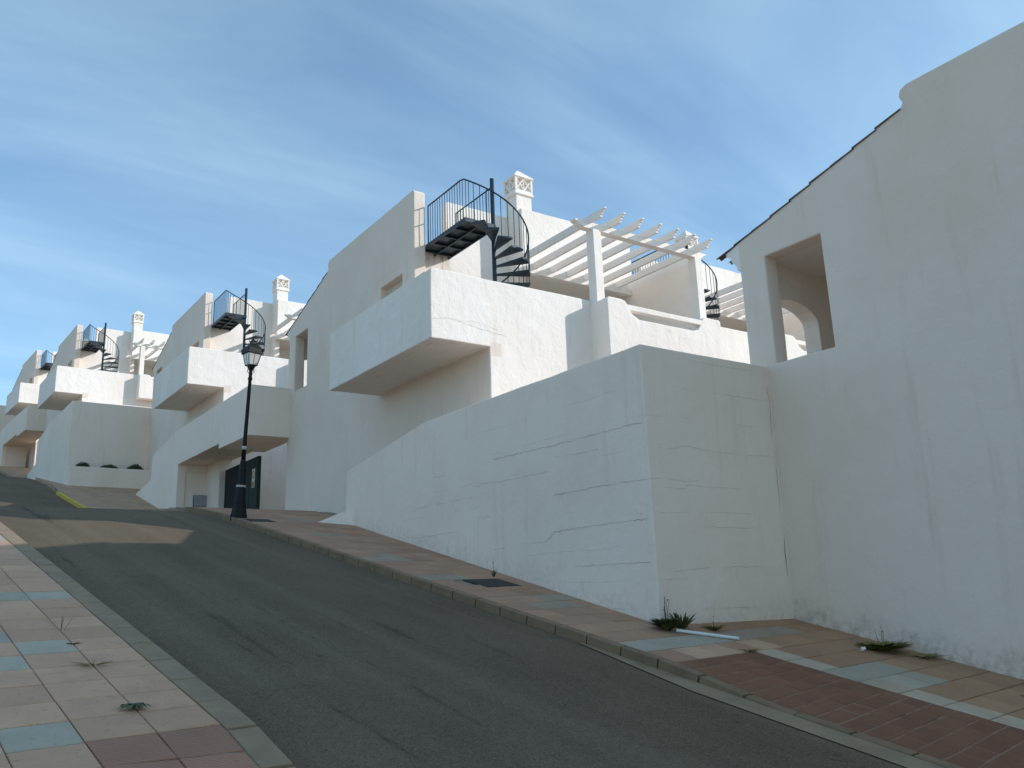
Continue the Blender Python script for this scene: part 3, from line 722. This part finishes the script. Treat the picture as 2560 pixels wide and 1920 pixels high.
for sgn in (-1, 1): tube_into(br, [(sgn*.05, 0, 3.62), (sgn*.10, 0, 3.68), (sgn*.085, 0, 3.76)], .012, 6)
link('lantern_bracket', bmm(br, 'bracket'), 'lamp_band', lan)

for o in [lan]+list(lan.children):
    if o is lan: o.scale = (.9, .9, .9); o.location.z = 3.72*.1
# ------------------------------------------------------------------ small things
def ground_frame(a, c):
    f = lambda a, c: Vector((*uv(a, c), ga(a)+off(a, c)))
    ey = (f(a+.1, c)-f(a-.1, c)).normalized(); ex = f(a, c+.1)-f(a, c-.1); ex = (ex-ey*ex.dot(ey)).normalized(); ez = ex.cross(ey)
    m = Matrix((ex, ey, ez)).transposed().to_4x4(); m.translation = f(a, c); return m
def cover(a, c, w, l, label):
    o = empty('manhole_cover', (0, 0, 0), label=label, cat='manhole cover', group='iron covers in the right pavement'); o.matrix_world = ground_frame(a, c)
    bm = bmesh.new(); addbox(bm, -w/2, w/2, -l/2, l/2, -.04, .006); link('plate', bmm(bm, 'plate'), 'cover_iron', o)
    bm = bmesh.new()
    for x0, x1, y0, y1 in ((-w/2-.05, -w/2-.004, -l/2-.05, l/2+.05), (w/2+.004, w/2+.05, -l/2-.05, l/2+.05), (-w/2-.003, w/2+.003, -l/2-.05, -l/2-.004), (-w/2-.003, w/2+.003, l/2+.004, l/2+.05)): addbox(bm, x0, x1, y0, y1, -.04, .003)
    link('frame', bmm(bm, 'frame'), 'cover_iron', o)
cover(11.31, 9.17, .66, .58, 'rusty rectangular iron cover in the pavement by the retaining wall')
cover(19.25, 8.45, .55, .42, 'dark iron cover in the pavement at the foot of the street lamp')

def weed(loc, label, mat, n, h, spread, width=.018, curl=.6, seed=1, flat_=False, stems=0):
    r_ = random.Random(seed); bm = bmesh.new()
    for i in range(n):
        az = r_.uniform(0, 2*math.pi); L = h*r_.uniform(.5, 1.1); out = spread*r_.uniform(.4, 1.1)
        d = Vector((math.cos(az), math.sin(az), 0)); sd = Vector((-d.y, d.x, 0)); b0 = d*spread*.25*r_.random()
        w = width*r_.uniform(.7, 1.3); prev = None; tw = r_.uniform(-.5, .5)
        for t in (0, .3, .6, .85, 1):
            zz_ = L*(t-curl*t*t*.7) if not flat_ else .012+.03*math.sin(t*3)
            p = b0+d*out*t+Vector((0, 0, zz_)); ww = w*(math.sin(math.pi*(.12+.86*t)))*(1 if t < 1 else .1)
            s2 = (sd+Vector((0, 0, tw))).normalized()
            row = (bm.verts.new(p-s2*ww), bm.verts.new(p+s2*ww))
            if prev: bm.faces.new((prev[0], prev[1], row[1], row[0]))
            prev = row
    for i in range(stems):
        az = r_.uniform(0, 6.28); d = Vector((math.cos(az), math.sin(az), 0))*.05*r_.random()
        hh = h*r_.uniform(1.4, 1.9); tube_into(bm, [d, d*1.5+Vector((0, 0, hh*.6)), d*2.2+Vector((.02, 0, hh))], [.005, .004, .002], 5)
        for q in range(6):
            z_ = hh*r_.uniform(.45, 1); p = d*2+Vector((0, 0, z_)); e = Vector((r_.uniform(-1, 1), r_.uniform(-1, 1), r_.uniform(0, 1))).normalized()*.035
            f = e.cross(Vector((0, 0, 1))).normalized()*.008
            bm.faces.new([bm.verts.new(p), bm.verts.new(p+e*.5+f), bm.verts.new(p+e), bm.verts.new(p+e*.5-f)])
    z_ = gxy(loc[0], loc[1])
    o = link('weed', bmm(bm, 'weed'), mat, None, (loc[0], loc[1], z_-.01)); return tag(o, label, 'weed', 'weeds in the pavement joints')
weed((8.60, 8.72), 'dark bushy weed with a tall seed stalk at the retaining wall corner', 'leaf_dark', 260, .28, .20, .020, .6, 1, stems=4)
weed((8.98, 8.78), 'spiky dark green weed just right of the corner clump', 'leaf_dark', 40, .30, .20, .022, .35, 2)
weed((9.45, 8.62), 'small yellowish weed at the base of the shaded wall', 'leaf_olive', 50, .14, .22, .012, .7, 3, stems=1)
weed((11.28, 7.15), 'large olive weed clump spreading from the right gable foot', 'leaf_olive', 420, .20, .36, .016, .7, 4, stems=3)
weed((11.55, 6.72), 'low dark weed strip further along the gable foot', 'leaf_olive', 90, .09, .30, .010, .8, 5)
weed((8.92, 7.55), 'tiny grass tuft at the edge of the red pavers', 'leaf_olive', 40, .07, .14, .006, .7, 6)
weed((1.46, 7.34), 'flat rosette weed growing in a joint of the left pavement', 'leaf_dark', 22, .05, .13, .020, .5, 7, flat_=True)
weed((1.2, 9.88), 'thin grass sprig in the left pavement joint', 'leaf_olive', 7, .20, .15, .006, .3, 8)
weed((1.34, 8.6), 'spread out grass tuft in the middle of the left pavement', 'leaf_olive', 30, .07, .20, .005, .6, 9)
weed((1.25, 9.36), 'small dark weed beside a blue slab of the left pavement', 'leaf_dark', 16, .04, .08, .010, .6, 10)
weed((8.40, 12.74), 'thin upright weed behind the rusty iron cover', 'leaf_dark', 14, .17, .07, .009, .2, 11, stems=1)
weed((11.75, 5.4), 'sparse dry grass by the gable near the right edge', 'leaf_olive', 26, .13, .2, .006, .6, 12)
weed((10.8, 5.1), 'small dry tuft between the orange slabs on the right', 'leaf_olive', 22, .07, .12, .006, .7, 13)

pp = bmesh.new(); p0 = Vector((8.66, 8.58, 0)); p1 = Vector((9.28, 8.02, 0))
p0.z = gxy(p0.x, p0.y)+.03; p1.z = gxy(p1.x, p1.y)+.03
tube_into(pp, [p0, p1], .022, 10)
tag(link('pipe', bmm(pp, 'pipe'), 'white_plastic'), 'white plastic pipe lying on the pavement beside the corner weed', 'pipe')
lt = bmesh.new()
for k in range(6):
    t0, t1 = k/6*2.6, (k+1)/6*2.6; f = lambda t, w: lt.verts.new((.05*math.cos(t), w, .01+.055*math.sin(t)))
    lt.faces.new((f(t0, -.03), f(t1, -.03), f(t1, .03), f(t0, .03)))
lo = link('litter_scrap', bmm(lt, 'litter'), 'white_plastic', None, (10.78, 7.14, gxy(10.78, 7.14)), (0, 0, .9)); sm_ = lo.modifiers.new('thick', 'SOLIDIFY'); sm_.thickness = .004
tag(lo, 'curled white scrap of litter in front of the olive weed clump', 'litter')

ub = empty('utility_box', (0, 0, 0), label='grey metal utility box low on the wall inside the garage entrance', cat='box')
wl = Matrix.Translation((8.39, 27.38, 0)) @ Matrix.Rotation(R(1), 4, 'Z') @ Matrix.Translation((.72, 8.9, 3.60)); ub.matrix_world = wl
box('cabinet', -.02, .62, -.12, .095, 0, .50, 'grey_metal_box', ub, .01); box('cabinet_door', .1, .60, -.135, -.122, .03, .47, 'grey_metal_box', ub, .004); box('side_strip', -.12, -.05, -.08, .095, 0, .50, 'white_plastic', ub, .006)

def shrub(loc, rz, rx, rz_, seed, label):
    s = empty('shrub', loc, rz, label=label, cat='shrub', group='shrubs in the planter'); r_ = random.Random(seed)
    bm = bmesh.new()
    for i in range(900):
        th = r_.uniform(0, 2*math.pi); ph = math.acos(r_.uniform(-.15, 1)); rad = r_.uniform(.45, 1)**.6*(1+.22*noise.noise(Vector((math.cos(th)*2, math.sin(th)*2, seed*3.1+ph))))
        p = Vector((math.cos(th)*math.sin(ph)*rx*rad, math.sin(th)*math.sin(ph)*.28*rad, math.cos(ph)*rz_*rad+.02))
        e = Vector((r_.gauss(0, 1), r_.gauss(0, 1), r_.gauss(.4, 1))).normalized()*.055; f = e.cross(Vector((r_.gauss(0, 1), r_.gauss(0, 1), r_.gauss(0, 1)))).normalized()*.020
        bm.faces.new([bm.verts.new(p-e), bm.verts.new(p+f), bm.verts.new(p+e), bm.verts.new(p-f)])
    link('foliage', bmm(bm, 'foliage'), 'leaf_shrub', s)
    bm = bmesh.new()
    for i in range(5): tube_into(bm, [(0, 0, -.15), (r_.uniform(-.5, .5)*rx, r_.uniform(-.1, .1), rz_*.6)], [.018, .006], 6)
    link('stem', bmm(bm, 'stem'), 'soil', s)
DB = Matrix.Translation((5.36, 47.5, 0)) @ Matrix.Rotation(R(3.6), 4, 'Z')
for i, (x, rx, rz_, lb) in enumerate(((.66, .36, .36, 'left'), (1.93, .45, .30, 'middle'), (3.2, .42, .38, 'right'))):
    p = DB @ Vector((x, -.42, 6.47)); shrub(p, R(3.6), rx, rz_, 20+i, lb+' one of the three low green shrubs in the white planter')
